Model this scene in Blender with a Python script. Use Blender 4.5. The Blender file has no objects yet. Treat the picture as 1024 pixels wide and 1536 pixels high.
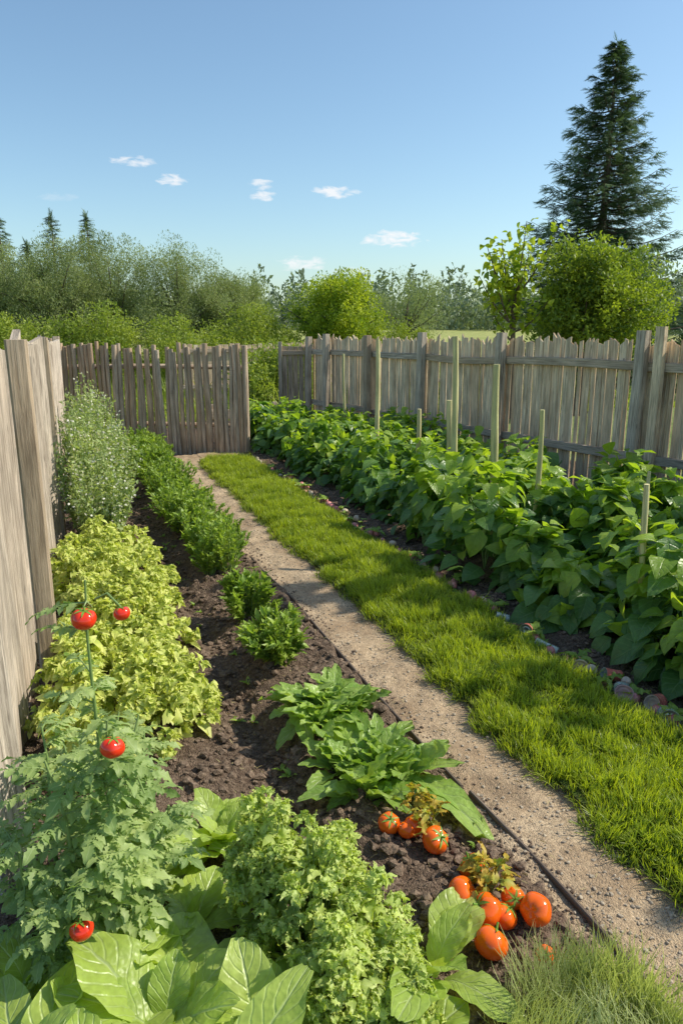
import bpy, math, numpy as np
from mathutils import Vector
rng=np.random.default_rng(7)
R=math.radians
sc=bpy.context.scene
sc.view_settings.view_transform='Standard'
try: sc.view_settings.look='None'
except: pass
sc.view_settings.exposure=0

# ---------------------------------------------------------------- helpers
_lat={}
def vn(x,y,seed=0):
    if seed not in _lat: _lat[seed]=np.random.default_rng(1000+seed).random((256,256))
    L=_lat[seed]; x=np.asarray(x,float);y=np.asarray(y,float)
    xi=np.floor(x).astype(int); yi=np.floor(y).astype(int)
    fx=x-xi; fy=y-yi; fx=fx*fx*(3-2*fx); fy=fy*fy*(3-2*fy)
    a=L[xi%256,yi%256];b=L[(xi+1)%256,yi%256];c=L[xi%256,(yi+1)%256];d=L[(xi+1)%256,(yi+1)%256]
    return (a*(1-fx)+b*fx)*(1-fy)+(c*(1-fx)+d*fx)*fy
def fbm(x,y,seed=0,oct=4):
    s=0;a=.5
    for i in range(oct):
        s=s+a*vn(x*2**i,y*2**i,seed+i); a*=.5
    return s
def sstep(a,b,x):
    t=np.clip((np.asarray(x,float)-a)/(b-a),0,1); return t*t*(3-2*t)
def nrm(v):
    return v/np.maximum(np.linalg.norm(v,axis=-1,keepdims=True),1e-9)

class Acc:
    def __init__(s): s.V=[];s.C=[];s.L=[];s.N=[];s.M=[];s.S=[];s.n=0
    def add(s,V,F,C=None,mat=0,smooth=True):
        V=np.asarray(V,np.float32); F=np.asarray(F,np.int64)
        if C is None: C=np.tile([rng.random(),.5,.5,1],(len(V),1))
        s.V.append(V);s.C.append(np.asarray(C,np.float32))
        s.L.append((F+s.n).ravel()); s.N.append(np.full(len(F),F.shape[1]))
        s.M.append(np.full(len(F),mat)); s.S.append(np.full(len(F),smooth)); s.n+=len(V)
    def build(s,name,mats,loc=None,parent=None):
        V=np.concatenate(s.V);C=np.concatenate(s.C);L=np.concatenate(s.L);N=np.concatenate(s.N)
        if loc is not None: V=V-np.asarray(loc,np.float32)
        me=bpy.data.meshes.new(name)
        me.vertices.add(len(V)); me.vertices.foreach_set('co',V.ravel())
        me.loops.add(len(L)); me.loops.foreach_set('vertex_index',L.astype(np.int32))
        me.polygons.add(len(N)); st=np.concatenate([[0],np.cumsum(N)[:-1]]).astype(np.int32)
        me.polygons.foreach_set('loop_start',st); me.polygons.foreach_set('loop_total',N.astype(np.int32))
        me.polygons.foreach_set('material_index',np.concatenate(s.M).astype(np.int32))
        me.polygons.foreach_set('use_smooth',np.concatenate(s.S))
        at=me.color_attributes.new('col','FLOAT_COLOR','POINT'); at.data.foreach_set('color',C.ravel())
        for m in (mats if isinstance(mats,(list,tuple)) else [mats]): me.materials.append(m)
        me.update()
        o=bpy.data.objects.new(name,me); sc.collection.objects.link(o)
        if loc is not None: o.location=loc
        if parent: o.parent=parent
        return o

def grid_faces(nu,nv):
    i=np.arange(nu)[:,None]*(nv+1)+np.arange(nv)[None,:]
    i=i.ravel(); return np.stack([i,i+1,i+nv+2,i+nv+1],1)
def leaf_tpl(nu,nv,wf,W=.6,fold=.25,droop=.3,ruf=0,rf=5,seed=0,lobes=0,jit=.0,notch=0,ld=.45):
    g=np.random.default_rng(seed)
    u=np.linspace(0,1,nu+1)[:,None]; v=np.linspace(-1,1,nv+1)[None,:]
    w=wf(u)
    if lobes: w=w*(1-ld+ld*np.abs(np.sin(lobes*np.pi*u+.4)))
    x=v*w*W/2; y=u+0*v - notch*np.abs(v)**1.5*(1-u)**3
    ph=g.random()*6
    z=-droop*u**2+fold*np.abs(x)+ruf*np.abs(v)**1.5*np.sin(rf*2*np.pi*u+ph+np.where(v>0,1.7,0)+v)*(u*1.2+.1)
    z=z+0*x; x=x+g.normal(0,jit,x.shape)*1; z=z+g.normal(0,jit,x.shape); y=y+g.normal(0,jit*.6,x.shape)
    V=np.stack([x,y,z],-1).reshape(-1,3)
    UV=np.stack([u+0*v,(v+1)/2+0*u],-1).reshape(-1,2)
    return V,grid_faces(nu,nv),UV
def leaves(acc,tpls,P,D,N,S,rnd=None,ws=1.0,mat=0,smooth=True):
    P=np.asarray(P,float);k=len(P)
    if k==0: return
    D=nrm(np.asarray(D,float)); N=np.broadcast_to(np.asarray(N,float),P.shape)
    S=np.broadcast_to(np.asarray(S,float),(k,)); ws=np.broadcast_to(np.asarray(ws,float),(k,))
    X=nrm(np.cross(D,N)); Z=np.cross(X,D)
    if rnd is None: rnd=rng.random(k)
    ch=rng.integers(0,len(tpls),k)
    for t,(V,F,UV) in enumerate(tpls):
        m=np.where(ch==t)[0]
        if len(m)==0: continue
        s=S[m][:,None,None]
        A=(V[None,:,0:1]*X[m][:,None,:]*ws[m][:,None,None]+V[None,:,1:2]*D[m][:,None,:]+V[None,:,2:3]*Z[m][:,None,:])*s+P[m][:,None,:]
        n=len(V); FF=(F[None]+(np.arange(len(m))*n)[:,None,None]).reshape(-1,F.shape[1])
        C=np.ones((len(m),n,4)); C[:,:,0]=rnd[m][:,None]; C[:,:,1]=UV[None,:,0]; C[:,:,2]=UV[None,:,1]
        acc.add(A.reshape(-1,3),FF,C.reshape(-1,4),mat,smooth)
def tube(acc,pts,rad,sides=6,mat=0,rnd=None,cap=True,jit=0):
    pts=np.asarray(pts,float);n=len(pts);rad=np.broadcast_to(np.asarray(rad,float),(n,))
    T=nrm(np.gradient(pts,axis=0)); ref=np.array([0,0,1.]) if abs(T[0][2])<.8 else np.array([1.,0,0])
    X=nrm(np.cross(T,ref));Y=np.cross(T,X)
    a=np.arange(sides+1)/sides*2*np.pi
    V=pts[:,None,:]+(X[:,None,:]*np.cos(a)[None,:,None]+Y[:,None,:]*np.sin(a)[None,:,None])*rad[:,None,None]
    if jit:
        q=rng.normal(0,jit,(n,sides,1)); q=np.concatenate([q,q[:,:1]],1); V=V+(V-pts[:,None,:])*q
    r=rng.random() if rnd is None else rnd
    Ls=np.concatenate([[0],np.cumsum(np.linalg.norm(np.diff(pts,axis=0),axis=1))])
    C=np.ones((n,sides+1,4));C[:,:,0]=r;C[:,:,1]=Ls[:,None];C[:,:,2]=(a/6.283*.3)[None,:]
    acc.add(V.reshape(-1,3),grid_faces(n-1,sides),C.reshape(-1,4),mat,True)
    if cap:
        for e in (-1,0):
            Vc=V[e,:sides]; CC=np.tile([r,Ls[e],.15,1],(sides,1)); acc.add(Vc,[list(range(sides)) if e==0 else list(range(sides))[::-1]],CC,mat,False)
def board(acc,p,a,w,t,L,W,T,rnd=None,mat=0,nseg=8,warp=.004,topf=None,ch=.004):
    p,a,w,t=[np.asarray(q,float) for q in (p,a,w,t)]
    a=a/np.linalg.norm(a);w=w/np.linalg.norm(w);t=t/np.linalg.norm(t)
    cs=[(-W/2+ch,-T/2),(W/2-ch,-T/2),(W/2,-T/2+ch),(W/2,T/2-ch),(W/2-ch,T/2),(-W/2+ch,T/2),(-W/2,T/2-ch),(-W/2,-T/2+ch)]
    cs=np.array(cs+[cs[0]])
    r=rng.random() if rnd is None else rnd
    l=np.linspace(0,L,nseg+1); bend=rng.normal(0,warp,2)
    wid=1+rng.normal(0,.02,nseg+1)
    V=np.zeros((nseg+1,9,3));C=np.ones((nseg+1,9,4))
    for i,li in enumerate(l):
        o=4*(li/L)*(1-li/L)
        for j in range(9):
            x=cs[j,0]*wid[i]; z=cs[j,1]; ll=li
            if i==nseg and topf is not None: ll=li+topf(cs[j,0]/W)
            V[i,j]=p+a*ll+w*(x+bend[0]*o)+t*(z+bend[1]*o)
            C[i,j]=(r,ll,x+(.5*W+.03)*(1 if abs(z)<T/2-ch*.5 else 0)+z*.5,1)
    acc.add(V.reshape(-1,3),grid_faces(nseg,8)[:,::-1],C.reshape(-1,4),mat,False)
    acc.add(V[-1,:8],[[0,1,2,3,4,5,6,7]],C[-1,:8],mat,False); acc.add(V[0,:8],[[7,6,5,4,3,2,1,0]],C[0,:8],mat,False)

# ---------------------------------------------------------------- materials
def newmat(name):
    m=bpy.data.materials.new(name);m.use_nodes=True;nt=m.node_tree
    for n in list(nt.nodes): nt.nodes.remove(n)
    return m,nt
def N(nt,typ,**kw):
    n=nt.nodes.new(typ)
    for k,v in kw.items():
        if k in n.inputs: n.inputs[k].default_value=v
        else: setattr(n,k,v)
    return n
def ln(nt,a,b): nt.links.new(a,b)
def math_(nt,op,a,b=None,c=None,clamp=False):
    n=nt.nodes.new('ShaderNodeMath');n.operation=op;n.use_clamp=clamp
    for i,x in enumerate((a,b,c)):
        if x is None: continue
        if isinstance(x,(int,float)): n.inputs[i].default_value=x
        else: nt.links.new(x,n.inputs[i])
    return n.outputs[0]
def mixc(nt,f,a,b,bt='MIX'):
    n=nt.nodes.new('ShaderNodeMix');n.data_type='RGBA';n.blend_type=bt
    for s,x in ((n.inputs[0],f),(n.inputs[6],a),(n.inputs[7],b)):
        if isinstance(x,(int,float)): s.default_value=x
        elif isinstance(x,tuple): s.default_value=(*x[:3],1)
        else: nt.links.new(x,s)
    return n.outputs[2]
def leafmat(name,c1,c2,trans=.4,rough=.45,rib=None,ribw=.05,tip=None,spec=.4,nsc=9,base=None,tcol=(1.3,1.3,.5),veins=0,fine=True):
    m,nt=newmat(name)
    at=N(nt,'ShaderNodeAttribute',attribute_name='col'); sp=N(nt,'ShaderNodeSeparateColor'); ln(nt,at.outputs['Color'],sp.inputs[0])
    geo=N(nt,'ShaderNodeNewGeometry'); no=N(nt,'ShaderNodeTexNoise',Scale=nsc,Detail=1.0); ln(nt,geo.outputs['Position'],no.inputs['Vector'])
    f=math_(nt,'ADD',math_(nt,'MULTIPLY',sp.outputs[0],.6),math_(nt,'MULTIPLY_ADD',no.outputs[0],1.2,-.4),clamp=True)
    col=mixc(nt,f,c1,c2)
    if tip: col=mixc(nt,math_(nt,'POWER',sp.outputs[1],2.5),col,tip)
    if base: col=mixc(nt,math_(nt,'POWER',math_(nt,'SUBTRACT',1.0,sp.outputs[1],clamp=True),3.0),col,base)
    b=N(nt,'ShaderNodeBsdfPrincipled',Roughness=rough); b.inputs['Specular IOR Level'].default_value=spec
    if rib:
        d=math_(nt,'ABSOLUTE',math_(nt,'SUBTRACT',sp.outputs[2],.5))
        k=math_(nt,'SUBTRACT',1.0,math_(nt,'DIVIDE',d,ribw),clamp=True)
        if veins:
            ph=math_(nt,'SUBTRACT',math_(nt,'MULTIPLY',sp.outputs[1],float(veins)),math_(nt,'MULTIPLY',d,float(veins)*.6))
            fr=math_(nt,'ABSOLUTE',math_(nt,'SUBTRACT',math_(nt,'FRACT',ph),.5))
            sv=math_(nt,'SUBTRACT',1.0,math_(nt,'DIVIDE',fr,.14),clamp=True)
            k=math_(nt,'MAXIMUM',k,math_(nt,'MULTIPLY',sv,.4))
            no2=N(nt,'ShaderNodeTexNoise',Scale=nsc*9.0,Detail=1.0); ln(nt,geo.outputs['Position'],no2.inputs['Vector'])
            col=mixc(nt,1.0,col,mixc(nt,no2.outputs[0],(.75,.75,.75),(1.25,1.25,1.25)),'MULTIPLY')
            bm=N(nt,'ShaderNodeBump',Strength=.5,Distance=.006)
            ln(nt,math_(nt,'SUBTRACT',no2.outputs[0],math_(nt,'MULTIPLY',k,1.2)),bm.inputs['Height'])
            ln(nt,bm.outputs[0],b.inputs['Normal'])
        col=mixc(nt,math_(nt,'MULTIPLY',k,.6),col,rib)
    ln(nt,col,b.inputs['Base Color'])
    t=N(nt,'ShaderNodeBsdfTranslucent'); ln(nt,mixc(nt,1.0,col,tcol,'MULTIPLY'),t.inputs['Color'])
    mx=N(nt,'ShaderNodeMixShader'); mx.inputs[0].default_value=trans; ln(nt,b.outputs[0],mx.inputs[1]);ln(nt,t.outputs[0],mx.inputs[2])
    o=N(nt,'ShaderNodeOutputMaterial'); ln(nt,mx.outputs[0],o.inputs[0]); return m
def woodmat(name,c1,c2,c3,bump=.5):
    m,nt=newmat(name)
    at=N(nt,'ShaderNodeAttribute',attribute_name='col'); sp=N(nt,'ShaderNodeSeparateColor'); ln(nt,at.outputs['Color'],sp.inputs[0])
    cb=N(nt,'ShaderNodeCombineXYZ')
    ln(nt,math_(nt,'MULTIPLY',sp.outputs[2],110.0),cb.inputs[0]); ln(nt,math_(nt,'MULTIPLY',sp.outputs[1],3.0),cb.inputs[1]); ln(nt,math_(nt,'MULTIPLY',sp.outputs[0],77.0),cb.inputs[2])
    n1=N(nt,'ShaderNodeTexNoise',Scale=1.0,Detail=5.0,Roughness=.7,Distortion=.4); ln(nt,cb.outputs[0],n1.inputs['Vector'])
    cb2=N(nt,'ShaderNodeCombineXYZ')
    ln(nt,math_(nt,'MULTIPLY',sp.outputs[2],16.0),cb2.inputs[0]); ln(nt,math_(nt,'MULTIPLY',sp.outputs[1],3.2),cb2.inputs[1]); ln(nt,math_(nt,'MULTIPLY',sp.outputs[0],31.0),cb2.inputs[2])
    n2=N(nt,'ShaderNodeTexNoise',Scale=1.0,Detail=3.0); ln(nt,cb2.outputs[0],n2.inputs['Vector'])
    r=N(nt,'ShaderNodeValToRGB'); e=r.color_ramp.elements; e[0].position=.36;e[0].color=(*c1,1);e[1].position=.56;e[1].color=(*c2,1)
    ln(nt,n1.outputs[0],r.inputs[0])
    wn=N(nt,'ShaderNodeTexWhiteNoise',noise_dimensions='1D'); ln(nt,sp.outputs[0],wn.inputs['W'])
    col=mixc(nt,math_(nt,'MULTIPLY',wn.outputs[0],.8),r.outputs[0],mixc(nt,n1.outputs[0],tuple(x*.35 for x in c3),tuple(x*1.2 for x in c3)))
    col=mixc(nt,1.0,col,mixc(nt,n2.outputs[0],(.3,.3,.3),(1.7,1.7,1.7)),'MULTIPLY')
    cb3=N(nt,'ShaderNodeCombineXYZ'); ln(nt,math_(nt,'MULTIPLY',sp.outputs[2],14.0),cb3.inputs[0]); ln(nt,math_(nt,'MULTIPLY',sp.outputs[1],4.0),cb3.inputs[1]); ln(nt,math_(nt,'MULTIPLY',sp.outputs[0],53.0),cb3.inputs[2])
    vo=N(nt,'ShaderNodeTexVoronoi',Scale=1.0); ln(nt,cb3.outputs[0],vo.inputs['Vector'])
    kn=math_(nt,'SUBTRACT',1.0,math_(nt,'DIVIDE',vo.outputs['Distance'],.14),clamp=True)
    col=mixc(nt,math_(nt,'MULTIPLY',kn,.7),col,tuple(x*.35 for x in c1))
    b=N(nt,'ShaderNodeBsdfPrincipled',Roughness=.85); ln(nt,col,b.inputs['Base Color']); b.inputs['Specular IOR Level'].default_value=.2
    bm=N(nt,'ShaderNodeBump',Strength=bump,Distance=.012); ln(nt,n1.outputs[0],bm.inputs['Height']); ln(nt,bm.outputs[0],b.inputs['Normal'])
    o=N(nt,'ShaderNodeOutputMaterial'); ln(nt,b.outputs[0],o.inputs[0]); return m
def earthmat(name,c1,c2,c3,s1=3,s2=40,bump=.6,dist=.02,rough=.95,crumb=140):
    m,nt=newmat(name); geo=N(nt,'ShaderNodeNewGeometry')
    n1=N(nt,'ShaderNodeTexNoise',Scale=float(s1),Detail=4.0,Roughness=.6);n2=N(nt,'ShaderNodeTexNoise',Scale=float(s2),Detail=5.0,Roughness=.7);n3=N(nt,'ShaderNodeTexVoronoi',Scale=float(crumb))
    for n in (n1,n2,n3): ln(nt,geo.outputs['Position'],n.inputs['Vector'])
    r=N(nt,'ShaderNodeValToRGB');e=r.color_ramp.elements;e[0].position=.35;e[0].color=(*c1,1);e[1].position=.65;e[1].color=(*c2,1);ln(nt,n1.outputs[0],r.inputs[0])
    r2=N(nt,'ShaderNodeValToRGB');e=r2.color_ramp.elements;e[0].position=.42;e[0].color=(0,0,0,1);e[1].position=.72;e[1].color=(1,1,1,1);ln(nt,n2.outputs[0],r2.inputs[0])
    col=mixc(nt,r2.outputs[0],r.outputs[0],c3)
    col=mixc(nt,1.0,col,mixc(nt,n3.outputs[0],(.65,.65,.65),(1.3,1.3,1.3)),'MULTIPLY')
    b=N(nt,'ShaderNodeBsdfPrincipled',Roughness=rough);ln(nt,col,b.inputs['Base Color']);b.inputs['Specular IOR Level'].default_value=.15
    h=math_(nt,'ADD',n2.outputs[0],math_(nt,'MULTIPLY',n3.outputs[0],-.35))
    bm=N(nt,'ShaderNodeBump',Strength=bump,Distance=dist);ln(nt,h,bm.inputs['Height']);ln(nt,bm.outputs[0],b.inputs['Normal'])
    o=N(nt,'ShaderNodeOutputMaterial');ln(nt,b.outputs[0],o.inputs[0]);return m
def skinmat(name,c1,c2,rough=.22,sc_=6.0,spec=.5,metal=0.0):
    m,nt=newmat(name);tc=N(nt,'ShaderNodeTexCoord');n1=N(nt,'ShaderNodeTexNoise',Scale=sc_,Detail=3.0);ln(nt,tc.outputs['Object'],n1.inputs['Vector'])
    at=N(nt,'ShaderNodeAttribute',attribute_name='col'); sp=N(nt,'ShaderNodeSeparateColor'); ln(nt,at.outputs['Color'],sp.inputs[0])
    f=math_(nt,'ADD',math_(nt,'MULTIPLY',n1.outputs[0],.7),math_(nt,'MULTIPLY',sp.outputs[1],.4),clamp=True)
    b=N(nt,'ShaderNodeBsdfPrincipled',Roughness=rough,Metallic=metal);ln(nt,mixc(nt,f,c1,c2),b.inputs['Base Color']);b.inputs['Specular IOR Level'].default_value=spec
    o=N(nt,'ShaderNodeOutputMaterial');ln(nt,b.outputs[0],o.inputs[0]);return m

M_soil=earthmat('soil',(.095,.062,.043),(.19,.13,.092),(.29,.21,.15),3,45,.9,.03)
M_clod=earthmat('soil_clod',(.095,.063,.045),(.20,.14,.10),(.30,.22,.16),20,90,.7,.01)
M_path=earthmat('sand_path',(.38,.265,.165),(.64,.485,.32),(.28,.195,.125),3.2,60,.7,.016,crumb=200)
M_peb=earthmat('pebble',(.28,.22,.16),(.5,.42,.32),(.42,.35,.27),60,90,.3,.004)
M_ground=earthmat('meadow',(.10,.15,.04),(.18,.23,.07),(.27,.27,.11),.25,3,.5,.05,crumb=20)
M_field=earthmat('dry_field',(.30,.32,.10),(.42,.40,.15),(.22,.27,.07),.12,1.5,.3,.05,crumb=8)
M_turf=earthmat('turf',(.05,.08,.016),(.09,.13,.025),(.07,.06,.03),5,50,.6,.02)
M_wood=woodmat('weathered_wood',(.27,.195,.13),(.90,.73,.51),(.82,.57,.36))
M_wood_l=woodmat('grey_wood',(.22,.18,.145),(.70,.60,.50),(.56,.44,.34),.9)
M_log=woodmat('log_wood',(.15,.115,.085),(.64,.52,.40),(.54,.34,.20))
M_post=woodmat('post_wood',(.22,.18,.14),(.60,.51,.41),(.54,.38,.24))
M_stake=woodmat('stake_wood',(.45,.37,.18),(.80,.68,.38),(.54,.56,.24),.3)
M_edge=woodmat('edging_wood',(.09,.065,.05),(.26,.20,.155),(.19,.145,.11))
M_bark=woodmat('bark',(.07,.055,.04),(.19,.15,.115),(.14,.11,.08),.8)
M_stem=leafmat('green_stem',(.16,.25,.07),(.27,.36,.12),.05)

# ---------------------------------------------------------------- terrain
def soilz(x,y):
    x=np.asarray(x,float);y=np.asarray(y,float)
    z=(fbm(x*5,y*5,1,3)-.45)*.10+(fbm(x*22,y*22,9,3)-.45)*.06
    z=z+.035*np.exp(-((x-.93)/.2)**2)+.03*np.exp(-((x-.25)/.25)**2)-.045*np.exp(-((x-.64)/.10)**2)
    e=(vn(y*7,y*0+5,71)-.5)*.05+(vn(y*23,y*0+5,72)-.5)*.03
    z=z+.02*np.exp(-((x-1.2)/.05)**2)
    under=sstep(1.21+e,1.275+e,x)*(1-sstep(2.2,2.3,x))
    return z*(1-under)-.05*under+.01
def sheet(name,x0,x1,y0,y1,dx,dy,zf,mat,edge=None):
    nx=int((x1-x0)/dx);ny=int((y1-y0)/dy)
    X,Y=np.meshgrid(np.linspace(x0,x1,nx+1),np.linspace(y0,y1,ny+1),indexing='ij')
    if edge is not None: X,Y=edge(X,Y)
    Z=zf(X,Y); a=Acc(); a.add(np.stack([X,Y,Z],-1).reshape(-1,3),grid_faces(nx,ny)[:,::-1]); return a.build(name,mat)
ga=Acc()
q=np.concatenate([-np.geomspace(600,12,25),np.linspace(-10,10,21),np.geomspace(12,600,25)])
X,Y=np.meshgrid(q+3,q+5,indexing='ij'); r=np.hypot(X-3,Y-5)
Z=-.09+sstep(40,400,r)*(fbm(X*.008,Y*.008,30,3)-.25)*5
ga.add(np.stack([X,Y,Z],-1).reshape(-1,3),grid_faces(len(q)-1,len(q)-1)[:,::-1]); ga.build('ground',M_ground)
sheet('garden_soil',-.9,6.0,-1.0,13.0,.022,.022,soilz,M_soil)
def pz(x,y): return .0+(fbm(x*6,y*6,50,3)-.45)*.05+(fbm(x*30,y*30,60,2)-.4)*.016
def pedge(X,Y):
    t=(X-1.20)/(1.66-1.20); return X+ (vn(Y*4,Y*0+3,70)-.5)*.02*(1-t),Y
sheet('garden_path',1.20,1.68,-.6,9.7,.015,.02,pz,M_path,pedge)
sheet('path_end',1.68,2.6,9.15,9.75,.03,.03,lambda x,y:pz(x,y)+.004,M_path)
sheet('lawn_turf',1.60,2.24,-.6,9.15,.03,.03,lambda x,y:.022+.02*np.sin(np.clip((x-1.6)/.65,0,1)*np.pi)+(fbm(x*6,y*6,80,2)-.4)*.02,M_turf)
sheet('field',2,70,34,110,2,2,lambda x,y:.1+sstep(34,90,y)*1.1+(fbm(x*.2,y*.2,77,2)-.4)*.3,M_field)

def ico():
    t=(1+5**.5)/2
    V=np.array([(-1,t,0),(1,t,0),(-1,-t,0),(1,-t,0),(0,-1,t),(0,1,t),(0,-1,-t),(0,1,-t),(t,0,-1),(t,0,1),(-t,0,-1),(-t,0,1)],float)
    F=[(0,11,5),(0,5,1),(0,1,7),(0,7,10),(0,10,11),(1,5,9),(5,11,4),(11,10,2),(10,7,6),(7,1,8),(3,9,4),(3,4,2),(3,2,6),(3,6,8),(3,8,9),(4,9,5),(2,4,11),(6,2,10),(8,6,7),(9,8,1)]
    return nrm(V),np.array(F)
IV,IF=ico()
rock_t=[(IV*(1+np.random.default_rng(i).normal(0,.16,(12,1)))*np.array([1,.8,.6]),IF,np.full((12,2),.5)) for i in range(6)]
def rocks(name,n,xr,yr,zf,smin,smax,mat,ypow=1.0):
    x=rng.uniform(*xr,n);y=yr[0]+(yr[1]-yr[0])*rng.random(n)**ypow
    a=Acc();az=rng.random(n)*6.28
    s=smin+(smax-smin)*rng.random(n)**4
    leaves(a,rock_t,np.stack([x,y,zf(x,y)+s*.2],1),np.stack([np.cos(az),np.sin(az),rng.normal(0,.2,n)],1),np.array([0,0,1.]),s,smooth=False)
    return a.build(name,mat)
rocks('soil_clods',22000,(-.3,1.22),(1.0,9.5),soilz,.003,.026,M_clod,1.7)
rocks('bed_clods',6000,(2.26,2.8),(1.2,9.5),soilz,.004,.022,M_clod,1.5)
rocks('path_pebbles',7000,(1.26,1.62),(1.0,9.0),pz,.0012,.009,M_peb,1.8)
rocks('path_crumbs',2600,(1.22,1.33),(1.0,9.0),pz,.002,.010,M_clod,1.6)
rocks('path_crumbs',1600,(1.53,1.66),(1.0,9.0),pz,.002,.008,M_clod,1.6)
a=Acc()
y=.4
while y<9.2:
    L=min(rng.uniform(1.2,2.1),9.3-y)
    board(a,(1.25+rng.normal(0,.010),y,-.024+rng.normal(0,.008)),(rng.normal(0,.008),1,rng.normal(0,.004)),(0,0,1),(1,0,0),L-.03,.085,.014,nseg=10,warp=.016)
    y+=L
a.build('path_edging',M_edge)

# ---------------------------------------------------------------- lawn
blade_t=[]
for i in range(4):
    g=np.random.default_rng(i);b=g.uniform(.2,.7)
    u=np.array([0,.45,.8,1.]);w=np.array([.5,.42,.25,.04]);z=-b*u**2
    V=[];UV=[]
    for k in range(4):
        for s in (-1,1): V.append((s*w[k],u[k]*(1-.15*b*u[k]),z[k]));UV.append((u[k],.5+s*.5))
    blade_t.append((np.array(V),np.array([[0,1,3,2],[2,3,5,4],[4,5,7,6]]),np.array(UV)))
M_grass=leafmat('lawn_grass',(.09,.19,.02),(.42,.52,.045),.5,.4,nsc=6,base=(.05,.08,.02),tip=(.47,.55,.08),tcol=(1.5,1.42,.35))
def blades(name,n,xr,yr,zf,hmin,hmax,w,mat,ypow=1.0,tilt=.45,edge=True,acc=None):
    x=rng.uniform(*xr,n);y=yr[0]+(yr[1]-yr[0])*rng.random(n)**ypow
    if edge:
        x=x+ (vn(y*5,y*0,90)-.5)*.10*np.where(x<(xr[0]+xr[1])/2,1,.6)+(vn(y*19,y*0,93)-.5)*.055
    az=rng.random(n)*6.28;ti=rng.normal(0,tilt,n)
    lx=(fbm(x*14,y*14,95,2)-.4)*2.2;ly=(fbm(x*14,y*14,97,2)-.4)*2.2
    D=np.stack([np.cos(az)*ti+lx,np.sin(az)*ti+ly,np.ones(n)],1)
    h=(hmin+(hmax-hmin)*rng.random(n))*(.2+1.6*fbm(x*9,y*9,91,2))
    a=acc or Acc(); leaves(a,blade_t,np.stack([x,y,zf(x,y)],1),D,np.stack([np.cos(az),np.sin(az),np.full(n,.05)],1),h,ws=w/h,rnd=np.clip(fbm(x*4.5,y*4.5,92,3)*1.5-.2+rng.normal(0,.25,n),0,1))
    if acc is None: return a.build(name,mat)
tz=lambda x,y:.018+.02*np.sin(np.clip((x-1.6)/.65,0,1)*np.pi)
a=Acc()
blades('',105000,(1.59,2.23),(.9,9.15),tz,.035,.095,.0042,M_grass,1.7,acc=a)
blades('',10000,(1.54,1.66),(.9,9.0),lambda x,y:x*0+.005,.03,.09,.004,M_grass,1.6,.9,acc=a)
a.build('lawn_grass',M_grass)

# ---------------------------------------------------------------- fences
a=Acc()
def fl(y): return 5.77-.139*y
fd=np.array([-.139,1,0]);fd=fd/np.linalg.norm(fd); fn=np.array([-fd[1],fd[0],0])
y=-1.0
while y<12.0:
    w=rng.uniform(.045,.08); h=1.635-.012*max(y,0)+rng.normal(0,.020)
    lean=rng.normal(0,.006); s=rng.uniform(-.07,.07);pk=rng.uniform(.0,.06)
    board(a,np.array([fl(y),y,-.02])-fn*.02+fn*rng.normal(0,.005),(fd[0]*lean,fd[1]*lean,1),fd,fn,h,w,.016,nseg=5,warp=.005,topf=lambda q,s=s,pk=pk:s*q+pk*(1-4*abs(q)))
    y+=w+ (rng.uniform(-.004,.004) if rng.random()<.88 else rng.uniform(.006,.014))
py=[-.6,1.5,3.45,5.35,7.2,8.75,10.05,11.35,12.0]
for i in range(len(py)-1):
    y0,y1=py[i],py[i+1]
    for zz in (1.34,.50):
        z0=zz-.008*y0;z1=zz-.008*y1
        p0=np.array([fl(y0),y0,z0])+fn*.02;p1=np.array([fl(y1),y1,z1])+fn*.02
        board(a,p0,p1-p0,(0,0,1),fn,np.linalg.norm(p1-p0),.08,.05,nseg=6,warp=.010,mat=1)
for y in py:
    h=1.675-.013*max(y,0)+rng.normal(0,.02)
    board(a,np.array([fl(y),y,-.05])+fn*.095,(rng.normal(0,.01),rng.normal(0,.01),1),fd,fn,h+.05,.10,.09,nseg=5,mat=1,ch=.01)
board(a,np.array([fl(5.16),5.16,-.05])+fn*.08,(0,0,1),fd,fn,1.70,.09,.06,nseg=5,mat=0,rnd=.93,ch=.008)
a.build('wooden_fence',[M_wood,M_post])
a=Acc(); p0=np.array([4.05,12.05,0]);p1=np.array([3.62,12.2,0]);d=nrm(p1-p0);nn=np.array([d[1],-d[0],0]) ; nn=nn if nn[1]<0 else -nn
for i in range(5):
    board(a,p0+(p1-p0)*(i+.5)/5,(0,0,1),d,nn,1.33+rng.normal(0,.01),.085,.018,nseg=3)
board(a,p0+(0,0,1.22)+nn*.03,d,(0,0,1),nn,.46,.07,.03,mat=1);board(a,p0+(0,0,.25)+nn*.03,d,(0,0,1),nn,.46,.07,.03,mat=1)
board(a,p1+nn*.02+d*.03,(0,0,1),d,nn,1.4,.06,.07,mat=1)
a.build('garden_gate',[M_log,M_post])
a=Acc()
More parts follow.
